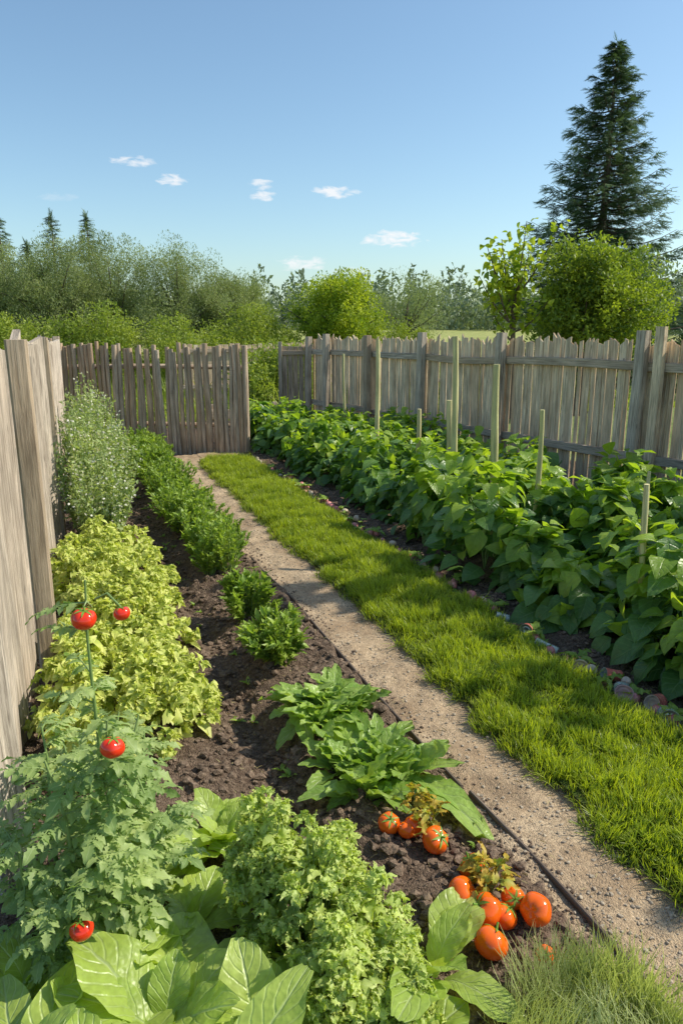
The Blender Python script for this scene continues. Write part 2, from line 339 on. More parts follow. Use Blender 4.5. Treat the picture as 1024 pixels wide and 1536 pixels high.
for (y,w,h,ang,dx) in ((2.16,.17,1.68,.55,0),(2.62,.10,1.60,.2,-.05),(2.95,.12,1.63,.3,-.05),(3.35,.13,1.60,.3,-.04),(3.75,.20,1.56,.75,.0),(4.15,.12,1.6,.2,-.05),(4.5,.13,1.55,.3,-.05),(4.85,.17,1.57,.7,.01),(5.2,.12,1.5,.2,-.04),(5.55,.13,1.56,.3,-.04),(5.9,.17,1.58,.7,.01),(6.3,.13,1.5,.3,-.03),(6.65,.14,1.54,.4,-.02),(7.0,.17,1.55,.6,.01),(7.4,.13,1.5,.3,-.02),(7.75,.15,1.52,.5,0),(8.15,.15,1.53,.5,0),(8.5,.14,1.5,.4,0),(8.9,.15,1.52,.5,0),(9.3,.14,1.5,.4,0),(9.7,.15,1.5,.5,0),(10.1,.14,1.5,.4,0)):
    x=-.245+.03*(y-2)+dx; s=rng.uniform(-.15,.15)
    wd=np.array([math.sin(ang),math.cos(ang),0]); td=np.array([math.cos(ang),-math.sin(ang),0])
    board(a,(x,y,-.06),(rng.normal(0,.012),rng.normal(0,.012),1),wd,td,h+.06,w*(1 if ang>.45 else 1.75),.038,nseg=9,warp=.012,topf=lambda q,s=s:s*q-.06*abs(q),ch=.007)
for zz in (.35,1.2):
    board(a,(-.36,2.0,zz),(.03,1,-.006),(0,0,1),(1,0,0),8.6,.08,.035,nseg=12,mat=1)
for y in (10.3,6.1,3.55):
    board(a,(-.19+.03*(y-2),y,-.05),(0,0,1),(0,1,0),(1,0,0),1.68-.01*y,.10,.09,mat=1,ch=.01)
a.build('picket_fence',[M_wood_l,M_post])
a=Acc(); p0=np.array([-.02,10.65,0]);p1=np.array([2.30,9.65,0]);L=np.linalg.norm(p1-p0);d=(p1-p0)/L;nn=np.array([d[1],-d[0],0]);s=0
while s<L:
    r=rng.uniform(.026,.045); h=1.40+rng.normal(0,.025)+.02*math.sin(s*3)
    ln_=rng.normal(0,.014,2); k=6; b=p0+d*(s+r)
    pts=[b+np.array([ln_[0]*t*h+.006*math.sin(t*7+s*9),ln_[1]*t*h,-.05+(h+.05)*t]) for t in np.linspace(0,1,k)]
    tube(a,pts,r*np.linspace(1.05,.85,k)*(1+rng.normal(0,.05,k)),8,jit=.03)
    s+=2*r+rng.uniform(-.008,.010)
for zz in (1.12,.35):
    p=p0-nn*.07+(0,0,zz)
    tube(a,[p,p+d*L*.5+(0,0,.02),p+d*L],[.035,.032,.03],7,mat=0)
tube(a,[p0+nn*-.02+(0,0,-.05),p0+nn*-.02+(0,0,1.5)],.055,8);tube(a,[p1+d*.05+(0,0,-.05),p1+d*.05+(0,0,1.41)],.042,8)
a.build('palisade_fence',M_log)
a=Acc()
for x in np.arange(2.6,9,.125):
    board(a,(x,15.9,-.1),(rng.normal(0,.01),0,1),(1,0,0),(0,1,0),1.38+rng.normal(0,.02),.10,.02,nseg=2)
for zz in (.4,1.15): board(a,(2.5,15.86,zz),(1,0,0),(0,0,1),(0,1,0),6.5,.08,.03,nseg=4,mat=1)
a.build('wooden_fence',[M_wood,M_post])
a=Acc(); board(a,(2.45,12.6,.18),(1,.02,0),(0,0,1),(0,1,0),1.3,.16,.05,nseg=4); board(a,(2.5,12.66,-.05),(0,0,1),(1,0,0),(0,1,0),.4,.07,.07);board(a,(3.6,12.66,-.05),(0,0,1),(1,0,0),(0,1,0),.4,.07,.07)
a.build('low_plank_rail',M_post)

# ---------------------------------------------------------------- leaf templates
bean_w=lambda u:np.clip(np.sin(np.pi*np.clip(u,0,1)**.6),0,1)**.8+.01
obl_w=lambda u:np.clip(np.sin(np.pi*np.clip(u*.93+.04,0,1)**1.35),0,1)**.7+.03
lan_w=lambda u:np.clip(np.sin(np.pi*np.clip(u,0,1)**.85),0,1)+.02
T_bean=[leaf_tpl(5,4,bean_w,.86,.30,.28+.12*i,.035,2,i,jit=.008,notch=.12) for i in range(4)]
T_ruff=[leaf_tpl(4,6,obl_w,1.0,.35,.2+.3*i,.22,2+.5*i,10+i,jit=.07) for i in range(5)]
T_rom=[leaf_tpl(13,6,obl_w,.56,.55,.2+.22*i,.075,3.5+.5*i,20+i,jit=.012,lobes=5,ld=.22) for i in range(5)]
T_chard=[leaf_tpl(12,8,obl_w,.60,.28,.28+.2*i,.05,2.5+.4*i,30+i,jit=.006) for i in range(4)]
T_small=[leaf_tpl(3,2,lan_w,.42,.5,.25,0,1,40+i,jit=.02) for i in range(3)]
T_pars=[leaf_tpl(6,4,lan_w,.75,.3,.3+.2*i,.10,3,50+i,lobes=3,jit=.05,ld=.6) for i in range(4)]
T_tom=[leaf_tpl(9,2,lan_w,.66,.3,.35,.04,2,60+i,lobes=4,jit=.015,ld=.62) for i in range(4)]
T_quad=[(np.array([(0,0,0),(.28,.5,.06),(0,1,-.08),(-.28,.5,.06)]),np.array([[0,1,2,3]]),np.array([(0,.5),(.5,1),(1,.5),(.5,0)])),
        (np.array([(0,0,0),(.2,.4,.1),(0,1,-.2),(-.24,.55,.02)]),np.array([[0,1,2,3]]),np.array([(0,.5),(.5,1),(1,.5),(.5,0)]))]
def dome(acc,tp,cx,cy,z0,Rr,H,n,size,dz=(-.8,.3),rin=.6,sj=.3,mat=0,jd=.35,ell=1.0,nj=.25):
    az=rng.random(n)*6.283; el=np.arcsin(np.clip(rng.random(n)*1.05-.05,-.1,1)); rr=rin+(1-rin)*rng.random(n)**.5
    c=np.cos(el)
    P=np.stack([cx+Rr*c*np.cos(az)*rr,cy+Rr*c*np.sin(az)*rr*ell,z0+H*np.maximum(np.sin(el),0)*rr+.02],1)
    D=np.stack([np.cos(az),np.sin(az),rng.uniform(*dz,n)],1)+rng.normal(0,jd,(n,3))
    Nn=np.stack([np.cos(az)*c,np.sin(az)*c,np.sin(el)+.5],1)+rng.normal(0,nj,(n,3))
    S=size*(1+rng.uniform(-sj,sj,n)); D=nrm(D)
    leaves(acc,tp,P-D*S[:,None]*.4,D,Nn,S,mat=mat)
def rosette(acc,tp,cx,cy,z0,n,L,e0=80,e1=18,ws=1.0,mat=0,rb=.03,azj=.4,ej=7):
    i=np.arange(n);t=(i+.5)/n; az=i*2.4+rng.normal(0,azj,n); el=np.radians(e0+(e1-e0)*t+rng.normal(0,ej,n))
    D=np.stack([np.cos(az)*np.cos(el),np.sin(az)*np.cos(el),np.sin(el)],1)
    Nn=np.stack([-np.cos(az)*np.sin(el),-np.sin(az)*np.sin(el),np.cos(el)],1)+rng.normal(0,.18,(n,3))
    P=np.stack([cx+np.cos(az)*rb*t,cy+np.sin(az)*rb*t,np.full(n,z0)+.02*(1-t)],1)
    leaves(acc,tp,P,D,Nn,L*(.6+.5*t)*(1+rng.normal(0,.14,n)),ws=ws,mat=mat)

# ---------------------------------------------------------------- beans
M_bean=leafmat('bean_leaf',(.075,.17,.04),(.18,.32,.07),.42,.36,rib=(.27,.42,.15),ribw=.035,veins=6,spec=.55,nsc=5,tcol=(1.35,1.4,.45))
M_bean2=leafmat('bean_leaf_sunlit',(.20,.35,.04),(.44,.56,.07),.5,.36,rib=(.46,.6,.18),ribw=.035,veins=6,spec=.55,nsc=5,tcol=(1.35,1.35,.4))  # brighter copy of the bean leaf; sunlit tops put into the colour
def beanplant(a,cx,cy,Rr,H,n,size,mat=0,litf=.25):  # last argument: share of leaves in the painted sunlit colour
    z0=float(soilz(cx,cy))
    for k in range(4):
        an=rng.random()*6.28; e=np.array([cx+math.cos(an)*Rr*.6,cy+math.sin(an)*Rr*.6,z0+H*.85])
        tube(a,[(cx,cy,z0),(cx+(e[0]-cx)*.3,cy+(e[1]-cy)*.3,z0+H*.5),e],[.006,.005,.003],5,mat=1,cap=False)
    ny=int(n*litf)
    dome(a,T_bean,cx,cy,z0,Rr,H,n-ny,size,mat=mat,sj=.4)
    dome(a,T_bean,cx,cy,z0+H*.22,Rr*.85,H*.9,ny,size*.85,mat=2,sj=.4,dz=(-.5,.7))
    dome(a,T_bean,cx,cy,z0,Rr*.6,H*.7,n//5,size*.9,mat=mat)
    for k in range(3):
        an=rng.random()*6.28;rr=Rr*rng.random()*.8; dome(a,T_bean,cx+rr*math.cos(an),cy+rr*math.sin(an),z0+H*.6,Rr*.35,H*rng.uniform(.45,.72),12,size*.7,mat=2,dz=(-.4,.8))
def gap(y): return .90+.36*math.sin(y*6.283/1.3+1.0)
a=Acc()
for ix,x in enumerate((2.80,3.25,3.7,4.12)):
    y=5.3+.1*ix
    while y<10.9:
        if x<fl(y)-.35: beanplant(a,x+rng.normal(0,.05),y+rng.normal(0,.05),rng.uniform(.27,.38),rng.uniform(.42,.54)*(1.0 if ix else gap(y)),85 if ix<2 else 50,.125,litf=.14)
        y+=.42
a.build('bean_plants',[M_bean,M_stem,M_bean2])
a=Acc()
for ix,x in enumerate((2.76,3.2,3.7,4.2,4.7)):
    y=1.0+.1*ix
    while y<5.2:
        if x<fl(y)-.35: beanplant(a,x+rng.normal(0,.05),y+rng.normal(0,.07),rng.uniform(.28,.4),rng.uniform(.44,.60)*(1.0 if ix else gap(y)),115 if ix<3 else 60,.145,mat=0,litf=.45)
        y+=.44
a.build('bean_plants',[M_bean,M_stem,M_bean2])
for (x,y,h,r) in [(3.2,5.52,1.57,.029),(2.86,4.38,1.40,.029),(3.24,7.32,1.52,.027),(3.2,4.33,1.08,.020),(3.44,6.07,.98,.034),(2.75,2.81,.88,.018),(3.3,6.5,.86,.027),(3.1,3.2,.85,.012),(3.6,9.2,1.3,.02)]:
    a=Acc(); lx,ly=rng.normal(0,.02,2)
    pts=[(x+lx*t*h+.008*math.sin(5*t+x*9),y+ly*t*h,-.05+(h+.05)*t) for t in np.linspace(0,1,9)]
    tube(a,pts,r*np.linspace(1.15,.8,9)*(1+rng.normal(0,.04,9)),8,jit=.05); a.build('wooden_stake',M_stake)

# ---------------------------------------------------------------- left bed plants
M_yl=leafmat('yellow_lettuce_leaf',(.46,.55,.08),(.76,.79,.20),.42,.5,nsc=12,tip=(.82,.82,.28),tcol=(1.15,1.2,.6),base=(.30,.42,.08))
a=Acc()
for ix,x in enumerate((.0,.20,.39)):
    y=2.62+.1*ix
    while y<5.3:
        xx=x+rng.normal(0,.04);yy=y+rng.normal(0,.04);z0=float(soilz(xx,yy));Rr=rng.uniform(.13,.18);H=rng.uniform(.24,.36)-.05*(ix==2)
        dome(a,T_ruff,xx,yy,z0,Rr*.85,H*.9,70,.040,dz=(-.1,1.2),rin=.7)
        for k in range(22):
            an=rng.random()*6.28;e=rng.random()**.6*1.5
            c=(xx+Rr*math.cos(an)*math.sin(e),yy+Rr*math.sin(an)*math.sin(e),z0+H*math.cos(e)*rng.uniform(.85,1.1)-.02)
            dome(a,T_ruff,*c,.034,.034,22,.023,dz=(-.2,1.3),rin=.5,nj=.6,jd=.5)
        y+=.25
a.build('yellow_lettuce_bed',M_yl)

M_herb=leafmat('herb_leaf',(.17,.30,.04),(.44,.56,.11),.42,.42,rib=(.47,.56,.20),nsc=6)
def herb(a,x,y,Rr,H,n,size=.05):
    z0=float(soilz(x,y))
    ns=30
    az=rng.random(ns)*6.28;sp_=rng.random(ns)**.6
    for k in range(ns):
        tip=np.array([x+math.cos(az[k])*Rr*sp_[k],y+math.sin(az[k])*Rr*sp_[k],z0+H*(1-.35*sp_[k]**2)*rng.uniform(.75,1.15)])
        b=np.array([x+math.cos(az[k])*Rr*.2,y+math.sin(az[k])*Rr*.2,z0-.01])
        mid=(b+tip)/2+np.array([math.cos(az[k]),math.sin(az[k]),0])*-.02
        tube(a,[b,mid,tip],[.003,.0025,.0015],4,mat=1,cap=False)
        m=n//ns; t=rng.random(m)**.6
        P=b+(tip-b)*t[:,None]; D=rng.normal(0,.5,(m,3))+nrm(tip-b)*1.0+np.array([math.cos(az[k])*.3,math.sin(az[k])*.3,.3])
        leaves(a,T_small+T_pars[:1],P,D,rng.normal(0,.4,(m,3))+[0,0,1],size*rng.uniform(.7,1.3,m))
a=Acc(); y=4.65
while y<9.9:
    for dx in (-.09,.08): herb(a,.93+dx+rng.normal(0,.025),y+rng.normal(0,.03),rng.uniform(.12,.19),rng.uniform(.22,.36),560,.042)
    y+=.24
a.build('celery_row',[M_herb,M_stem])
a=Acc(); herb(a,.89,3.80,.18,.24,1200,.048); a.build('celery_plant',[M_herb,M_stem])
a=Acc(); herb(a,.92,3.22,.21,.22,1300,.052); a.build('celery_plant',[M_herb,M_stem])

M_rom=leafmat('romaine_leaf',(.19,.34,.05),(.42,.56,.13),.4,.38,rib=(.57,.67,.33),ribw=.05,veins=7,spec=.45,nsc=8)
for (x,y,L) in ((.94,2.62,.17),(.97,2.2,.175)):
    a=Acc()
    for k in range(8):
        an=k*.785+1; q=.035 if k%2 else .12
        rosette(a,T_rom,x+q*math.cos(an),y+q*math.sin(an),float(soilz(x,y))+.01,17,L*rng.uniform(.7,1.0),88,42,ws=1.0,ej=15)
    a.build('romaine_lettuce',[M_rom])
M_bush=leafmat('silver_leaf',(.27,.37,.13),(.54,.61,.29),.42,.55,nsc=6)
M_flow=leafmat('tiny_flower',(.75,.68,.60),(.9,.88,.82),.3,.7)
def sprigs(a,x,y,Rr,H,ns,m,size):
    z0=float(soilz(x,y))
    for k in range(ns):
        an=rng.random()*6.28;q=rng.random()**.6*Rr; hh=H*(1-.4*(q/Rr)**2)*rng.uniform(.7,1.08)
        b=np.array([x+math.cos(an)*q*.35,y+math.sin(an)*q*.35,z0]);tip=np.array([x+math.cos(an)*q,y+math.sin(an)*q,z0+hh])
        tube(a,[b,(b+tip)/2+rng.normal(0,.01,3),tip],[.004,.003,.0015],4,mat=1,cap=False)
        t=.1+.9*rng.random(m)**.8; P=b+(tip-b)*t[:,None]+rng.normal(0,.012,(m,3))
        D=rng.normal(0,.7,(m,3))+[0,0,.6]
        leaves(a,T_small,P,D,rng.normal(0,.6,(m,3))+[0,0,.6],size*rng.uniform(.6,1.3,m)*(1.15-.5*t))
        mf=m//4; t=.35+.65*rng.random(mf); P=b+(tip-b)*t[:,None]+rng.normal(0,.02,(mf,3)); leaves(a,T_small,P,rng.normal(0,1,(mf,3)),rng.normal(0,1,(mf,3)),.020,ws=2,mat=2)
a=Acc()
for (x,y,h) in ((.26,5.55,.78),(.14,6.0,.98),(.36,6.3,.95),(.22,7.0,1.15),(.38,7.5,1.0),(.28,8.2,1.05),(.35,8.9,.9)):
    sprigs(a,x,y,.26,h,38,66,.05)
a.build('flowering_shrub',[M_bush,M_stem,M_flow])
a=Acc()
for x,y in ((.35,9.9),(.6,9.7),(1.0,10.0),(.15,9.5)): herb(a,x,y,.2,.3,500,.06)
a.build('herb_clump',[M_herb,M_stem])

# ---------------------------------------------------------------- tomatoes
M_tomskin=skinmat('tomato_skin',(.86,.060,.006),(.92,.19,.010),.12,9.0,spec=.6)
M_tomred=skinmat('tomato_skin_red',(.74,.022,.010),(.80,.05,.012),.13,9.0,spec=.6)
M_wilt=leafmat('wilted_leaf',(.54,.34,.05),(.36,.50,.07),.35,.5,nsc=30,tip=(.60,.36,.05))
M_cal=leafmat('calyx',(.16,.30,.04),(.25,.40,.06),.2,.5,nsc=20)
cal_t=[leaf_tpl(5,2,lan_w,.26,.3,.5,0,1,i) for i in range(3)]
def tomato(loc,r,mat,rot=0,tilt=.3,cal=True):
    a=Acc(); nl,nm=28,16; th=np.linspace(0,np.pi,nm+1)[:,None];ph=np.linspace(0,2*np.pi,nl+1)[None,:]
    rr=r*(1+.03*np.cos(5*ph+rot)*np.sin(th)**.5*(1+np.cos(th)*.8))
    x=rr*np.sin(th)*np.cos(ph);y=rr*np.sin(th)*np.sin(ph);z=rr*np.cos(th)*.86-r*.16*np.exp(-(th/.35)**2)
    V=np.stack([x,y,z+0*ph],-1).reshape(-1,3); C=np.ones((len(V),4));C[:,0]=.5;C[:,1]=np.broadcast_to(np.cos(th)*.5+.5,(nm+1,nl+1)).ravel()
    a.add(V,grid_faces(nm,nl),C,0,True)
    if cal:
        k=6;az=np.arange(k)*6.283/k; leaves(a,cal_t,np.tile([0,0,r*.72],(k,1)),np.stack([np.cos(az),np.sin(az),np.full(k,.35)],1),[0,0,1.],r*.8,mat=1)
        tube(a,[(0,0,r*.68),(0,.15*r,r*1.15)],[r*.08,r*.06],6,mat=1)
    o=a.build('tomato',[mat,M_cal]); o.location=loc; o.rotation_euler=(tilt*math.cos(rot),tilt*math.sin(rot),rot); return o
for i,(x,y,r) in enumerate([(.887,1.874,.036),(.964,1.844,.040),(.993,1.755,.043),(1.052,1.622,.043),(.958,1.529,.043),(.991,1.453,.046),(1.042,1.44,.038),(1.124,1.408,.045),(.944,1.354,.046),(1.071,1.287,.026),(.93,1.83,.030),(1.09,1.47,.034)]):
    tomato((x,y,max(float(soilz(x,y)),0)+r*.88),r,M_tomskin,rot=i*1.7,tilt=.5+.7*((i*37)%10)/10,cal=(i%3!=1))
for nm_,pts in (('tomato_vine',[(1.035,1.525),(1.075,1.55)]),('tomato_vine',[(.985,1.875),(1.01,1.84)])):
    a=Acc()
    for (x,y) in pts:
        z=float(soilz(x,y))
        for k in range(7):
            an=rng.random()*6.28;L=rng.uniform(.03,.075); e=np.array([x+math.cos(an)*L,y+math.sin(an)*L,z+rng.uniform(.07,.115)])
            tube(a,[(x,y,z),(x+(e[0]-x)*.4,y+(e[1]-y)*.4,z+.07),e],[.004,.003,.002],5,mat=1,cap=False)
            leaves(a,T_pars,np.tile(e,(4,1))-rng.normal(0,.01,(4,3)),rng.normal(0,.7,(4,3))+[0,0,.4],rng.normal(0,.3,(4,3))+[0,0,1],rng.uniform(.025,.045,4))
    a.build(nm_,[M_wilt,M_stem])

M_tomleaf=leafmat('tomato_leaf',(.24,.35,.11),(.50,.58,.22),.42,.5,rib=(.55,.62,.34),nsc=8,tcol=(1.1,1.25,.65))
def compound(a,p,d,L,mat=0):
    d=np.asarray(d,float);d=d/np.linalg.norm(d); side=nrm(np.cross(d,[0,0,1])); n=7
    pts=[p+d*L*t+np.array([0,0,-.25*L*t*t]) for t in np.linspace(0,1,5)]
    tube(a,pts,[.003,.0025,.002,.0015,.001],4,mat=1,cap=False)
    P=[];D=[];S=[]
    for t in np.linspace(.2,.95,n):
        b=p+d*L*t+np.array([0,0,-.25*L*t*t])
        for s in (-1,1):
            P.append(b);D.append(d*.55+side*s+rng.normal(0,.2,3)+[0,0,-.15]);S.append(L*.42*(1-.45*t)*rng.uniform(.75,1.15))
    P.append(pts[-1]);D.append(d+[0,0,-.4]);S.append(L*.4)
    leaves(a,T_tom,P,D,np.array([0,0,1.])+rng.normal(0,.3,(len(P),3)),S,mat=mat,rnd=np.clip(rng.random()+rng.normal(0,.1,len(P)),0,1))
a=Acc()
stems=[((-.02,1.80),(0.04,1.80,1.05)),((-.02,1.80),(.06,1.70,.72)),((-.05,1.78),(-.10,1.74,.62)),((.0,1.85),(.14,1.92,.6)),((-.04,1.76),(.0,1.62,.42)),((.05,1.8),(.17,1.74,.42)),((-.08,1.85),(-.13,1.95,.6)),((-.05,1.7),(-.12,1.62,.35)),((.02,1.9),(.08,2.05,.55)),((.06,1.85),(.2,1.85,.3)),((-.1,1.75),(-.2,1.72,.45)),((.05,1.95),(.15,2.1,.45)),((-.05,1.95),(-.08,2.15,.5))]
for (bx,by),tip in stems:
    b=np.array([bx,by,float(soilz(bx,by))]);tip=np.array(tip); n=8
    pts=[b+(tip-b)*t+np.array([.015*math.sin(t*6+bx*50),.015*math.cos(t*5),0]) for t in np.linspace(0,1,n)]
    tube(a,pts,np.linspace(.009,.003,n),6,mat=1)
    H=tip[2]; m=int(12+H*18)
    for k in range(m):
        t=rng.uniform(.08,1)**.9; 
        if H>1 and t>.62 and rng.random()<.2: continue
        i=min(int(t*(n-1)),n-2);p=pts[i]+(pts[i+1]-pts[i])*(t*(n-1)-i); an=rng.random()*6.28
        compound(a,p,(math.cos(an),math.sin(an),rng.uniform(-.1,.6)),rng.uniform(.10,.17)*(1.1-.4*t))
for p,e in (((.035,1.80,.98),(.014,1.786,.985)),((.045,1.8,1.0),(.101,1.752,.99)),((.055,1.72,.66),(.051,1.664,.685)),((-.05,1.7,.25),(-.055,1.60,.28)),((.10,1.78,.5),(.12,1.70,.5))):
    tube(a,[p,((p[0]+e[0])/2,(p[1]+e[1])/2,p[2]+.02),e],[.003,.003,.002],5,mat=1)
a.build('tomato_plant',[M_tomleaf,M_stem])
for x,y,z,r in ((.014,1.776,.965,.030),(.101,1.742,.98,.020),(.051,1.654,.68,.029),(-.055,1.57,.27,.028)):
    tomato((x,y-.01,z),r,M_tomred,rot=x*20,tilt=.2)

# ---------------------------------------------------------------- foreground greens
M_end=leafmat('endive_leaf',(.30,.43,.08),(.62,.72,.20),.42,.45,rib=(.68,.74,.34),nsc=9,tip=(.72,.78,.28))
a=Acc()
for (x,y,r_,h) in ((.50,1.50,.15,.38),(.62,1.42,.13,.33),(.42,1.64,.11,.36),(.59,1.58,.11,.31),(.50,1.32,.13,.26),(.64,1.27,.11,.2)):
    z0=float(soilz(x,y)); dome(a,T_pars,x,y,z0,r_*.9,h*.92,260,.040,dz=(-.2,1.1),rin=.7,jd=.5,nj=.5)
    for k in range(52):
        an=rng.random()*6.28; e=rng.random()**.6*1.45; c=np.array([x+r_*math.cos(an)*math.sin(e),y+r_*math.sin(an)*math.sin(e),z0+h*math.cos(e)*rng.uniform(.8,1.15)])
        tube(a,[(x,y,z0),(x+(c[0]-x)*.5,y+(c[1]-y)*.5,z0+(c[2]-z0)*.6),tuple(c)],[.004,.003,.002],4,mat=1,cap=False)
        dome(a,T_pars,*c,.028,.028,26,.022,dz=(-.3,1.2),rin=.3,jd=.6,nj=.7)
a.build('curly_endive',[M_end,M_stem])
M_ch=leafmat('chard_leaf',(.30,.43,.06),(.56,.67,.16),.42,.36,rib=(.70,.78,.44),ribw=.04,veins=8,spec=.5,nsc=6)
for (x,y,L,n,e1) in ((.10,1.40,.24,17,14),(.30,1.26,.21,15,15),(-.10,1.52,.2,13,20),(.36,2.0,.17,18,35),(.76,1.33,.20,9,5),(-.08,1.24,.23,13,20),(.22,1.70,.17,13,20),(.56,1.14,.18,12,20),(.45,1.88,.15,10,25),(.1,1.6,.16,10,20),(-.2,1.68,.16,10,20),(.2,1.15,.2,12,20),(-.2,1.4,.2,12,20)):
    a=Acc(); rosette(a,T_chard,x,y,float(soilz(x,y))+.02,n,L,80,e1,ws=1.05,rb=.05,ej=12); a.build('chard_plant',[M_ch])
M_tuft=leafmat('tuft_grass',(.22,.31,.10),(.46,.54,.22),.35,.5,nsc=6,tip=(.55,.58,.30))
a=Acc(); n=5200; an=rng.random(n)*6.28; q=.21*rng.random(n)**.6
x=1.05+np.cos(an)*q*1.0;y=1.08+np.sin(an)*q*.85
D=np.stack([np.cos(an)*.6*q/.21,np.sin(an)*.6*q/.21,np.ones(n)],1)+rng.normal(0,.4,(n,3))
leaves(a,blade_t,np.stack([x,y,x*0],1),D,np.stack([-np.cos(an),-np.sin(an),x*0+.1],1)*-1,rng.uniform(.05,.17,n),ws=.024)
a.build('ornamental_grass',M_tuft)
M_lit=leafmat('litter',(.30,.22,.11),(.48,.42,.2),.1,.8,nsc=20)
a=Acc(); n=1500; x=np.concatenate([rng.uniform(.45,1.22,n),rng.uniform(2.26,2.6,500)]);n=len(x);y=1.2+7*rng.random(n)**1.6; an=rng.random(n)*6.28
leaves(a,blade_t+T_small,np.stack([x,y,soilz(x,y)+.008],1),np.stack([np.cos(an),np.sin(an),rng.normal(0,.2,n)],1),rng.normal(0,.3,(n,3))+[0,0,1],rng.uniform(.01,.035,n),ws=.12)
n=260; x=rng.uniform(1.28,1.62,n);y=1.1+7*rng.random(n)**1.6; an=rng.random(n)*6.28
leaves(a,blade_t+T_small,np.stack([x,y,pz(x,y)+.008],1),np.stack([np.cos(an),np.sin(an),rng.normal(0,.1,n)],1),rng.normal(0,.2,(n,3))+[0,0,1],rng.uniform(.008,.03,n),ws=.12)
a.build('plant_litter',M_lit)
a=Acc()
for k in range(80):
    x=rng.choice([rng.uniform(.6,.75),rng.uniform(1.08,1.24),rng.uniform(2.28,2.42)]);y=rng.uniform(1.7,8.5);z=float(soilz(x,y)); m=6;an=rng.random(m)*6.28
    leaves(a,T_small,np.tile([x,y,z],(m,1)),np.stack([np.cos(an),np.sin(an),rng.uniform(.3,1.2,m)],1),[0,0,1.],rng.uniform(.02,.05,m))
a.build('seedlings',M_herb)

# ---------------------------------------------------------------- radish row, shells, cans and jars on the bed's edge
M_rad=skinmat('radish_skin',(.50,.03,.06),(.78,.50,.42),.35,26.0)
M_shell=skinmat('shell',(.66,.54,.42),(.34,.24,.17),.45,60.0)
M_tin=skinmat('tin_can',(.30,.30,.30),(.62,.61,.58),.28,45.0,metal=.8)
M_jar=skinmat('jar_glass',(.16,.22,.20),(.45,.52,.48),.08,30.0,spec=.8)
M_redl=skinmat('red_label',(.45,.03,.05),(.66,.30,.20),.35,45.0)
M_pink=skinmat('pink_label',(.60,.30,.30),(.70,.50,.46),.4,45.0)
def ball(a,p,r,mat,sq=.85):
    nl,nm=14,9; th=np.linspace(0,np.pi,nm+1)[:,None];ph=np.linspace(0,2*np.pi,nl+1)[None,:]
    k=1+.06*np.sin(3*ph+p[0]*50)*np.sin(th)
    V=np.stack([r*k*np.sin(th)*np.cos(ph),r*k*np.sin(th)*np.sin(ph),r*sq*np.cos(th)+0*ph],-1).reshape(-1,3)+np.asarray(p)
    C=np.ones((len(V),4));C[:,0]=rng.random();C[:,1]=np.broadcast_to(rng.random()*1.4*(.5-.5*np.cos(th)),(nm+1,nl+1)).ravel(); a.add(V,grid_faces(nm,nl),C,mat,True)
a=Acc(); y=1.7
while y<9.0:
    x=2.29+rng.normal(0,.03); z=float(soilz(x,y)); t=rng.random()
    r=rng.uniform(.02,.036)
    if t<.65:
        ball(a,(x,y,z+r*.6),r,0,rng.uniform(.75,1.1))
        if rng.random()<.5:
            m=5;az=rng.random(m)*6.28; leaves(a,T_pars,np.tile([x,y,z+r*1.2],(m,1)),np.stack([np.cos(az),np.sin(az),np.full(m,.8)],1),[0,0,1.],rng.uniform(.05,.09,m),mat=2)
    elif t<.85:
        d=np.array([-.75,-.55,.25]);c=np.array([x,y,z+r])
        tube(a,[c-d*r*.9,c-d*r*.3,c+d*r*.2,c+d*r*.4,c+d*r*.35,c+d*r*.1],[r*.5,r*.95,r,r*.85,r*.6,r*.3],14,mat=1)
    else: ball(a,(x,y,z+r*.4),r,1,.7)
    y+=rng.uniform(.05,.13)
a.build('radish_row',[M_rad,M_shell,M_herb])
def can(name,x,y,r,L,az,mat,lift=.25,capm=None,sink=.6):
    a=Acc(); z=max(float(soilz(x,y)),.01)+r*sink; d=np.array([math.cos(az),math.sin(az),lift]);d/=np.linalg.norm(d); c=np.array([x,y,z])
    prof=[(-.5,.0),(-.5,.9),(-.47,1.0),(-.25,1.0),(-.2,.96),(-.1,.96),(-.05,1.0),(.05,1.0),(.1,.96),(.2,.96),(.25,1.0),(.46,1.0),(.5,1.04),(.5,.88),(.40,.84),(.36,.6),(.40,.52),(.36,.44),(.36,.0)]
    X=nrm(np.cross(d,[0,0,1.]));Y=np.cross(d,X); an=np.linspace(0,6.2832,25)
    dent=1+.06*np.sin(3*an+x*40)*rng.uniform(0,1)
    V=np.array([[c+d*L*q+(X*math.cos(t)+Y*math.sin(t))*r*s*dent[i] for i,t in enumerate(an)] for q,s in prof])
    C=np.ones((V.shape[0]*V.shape[1],4))*.5; C[:,1]=rng.random()*.8
    F=grid_faces(len(prof)-1,24)
    a.add(V.reshape(-1,3),F[:12*24],C,0,True); a.add(V.reshape(-1,3),F[12*24:],C,1 if capm else 0,True)
    a.build(name,[mat,capm or mat])
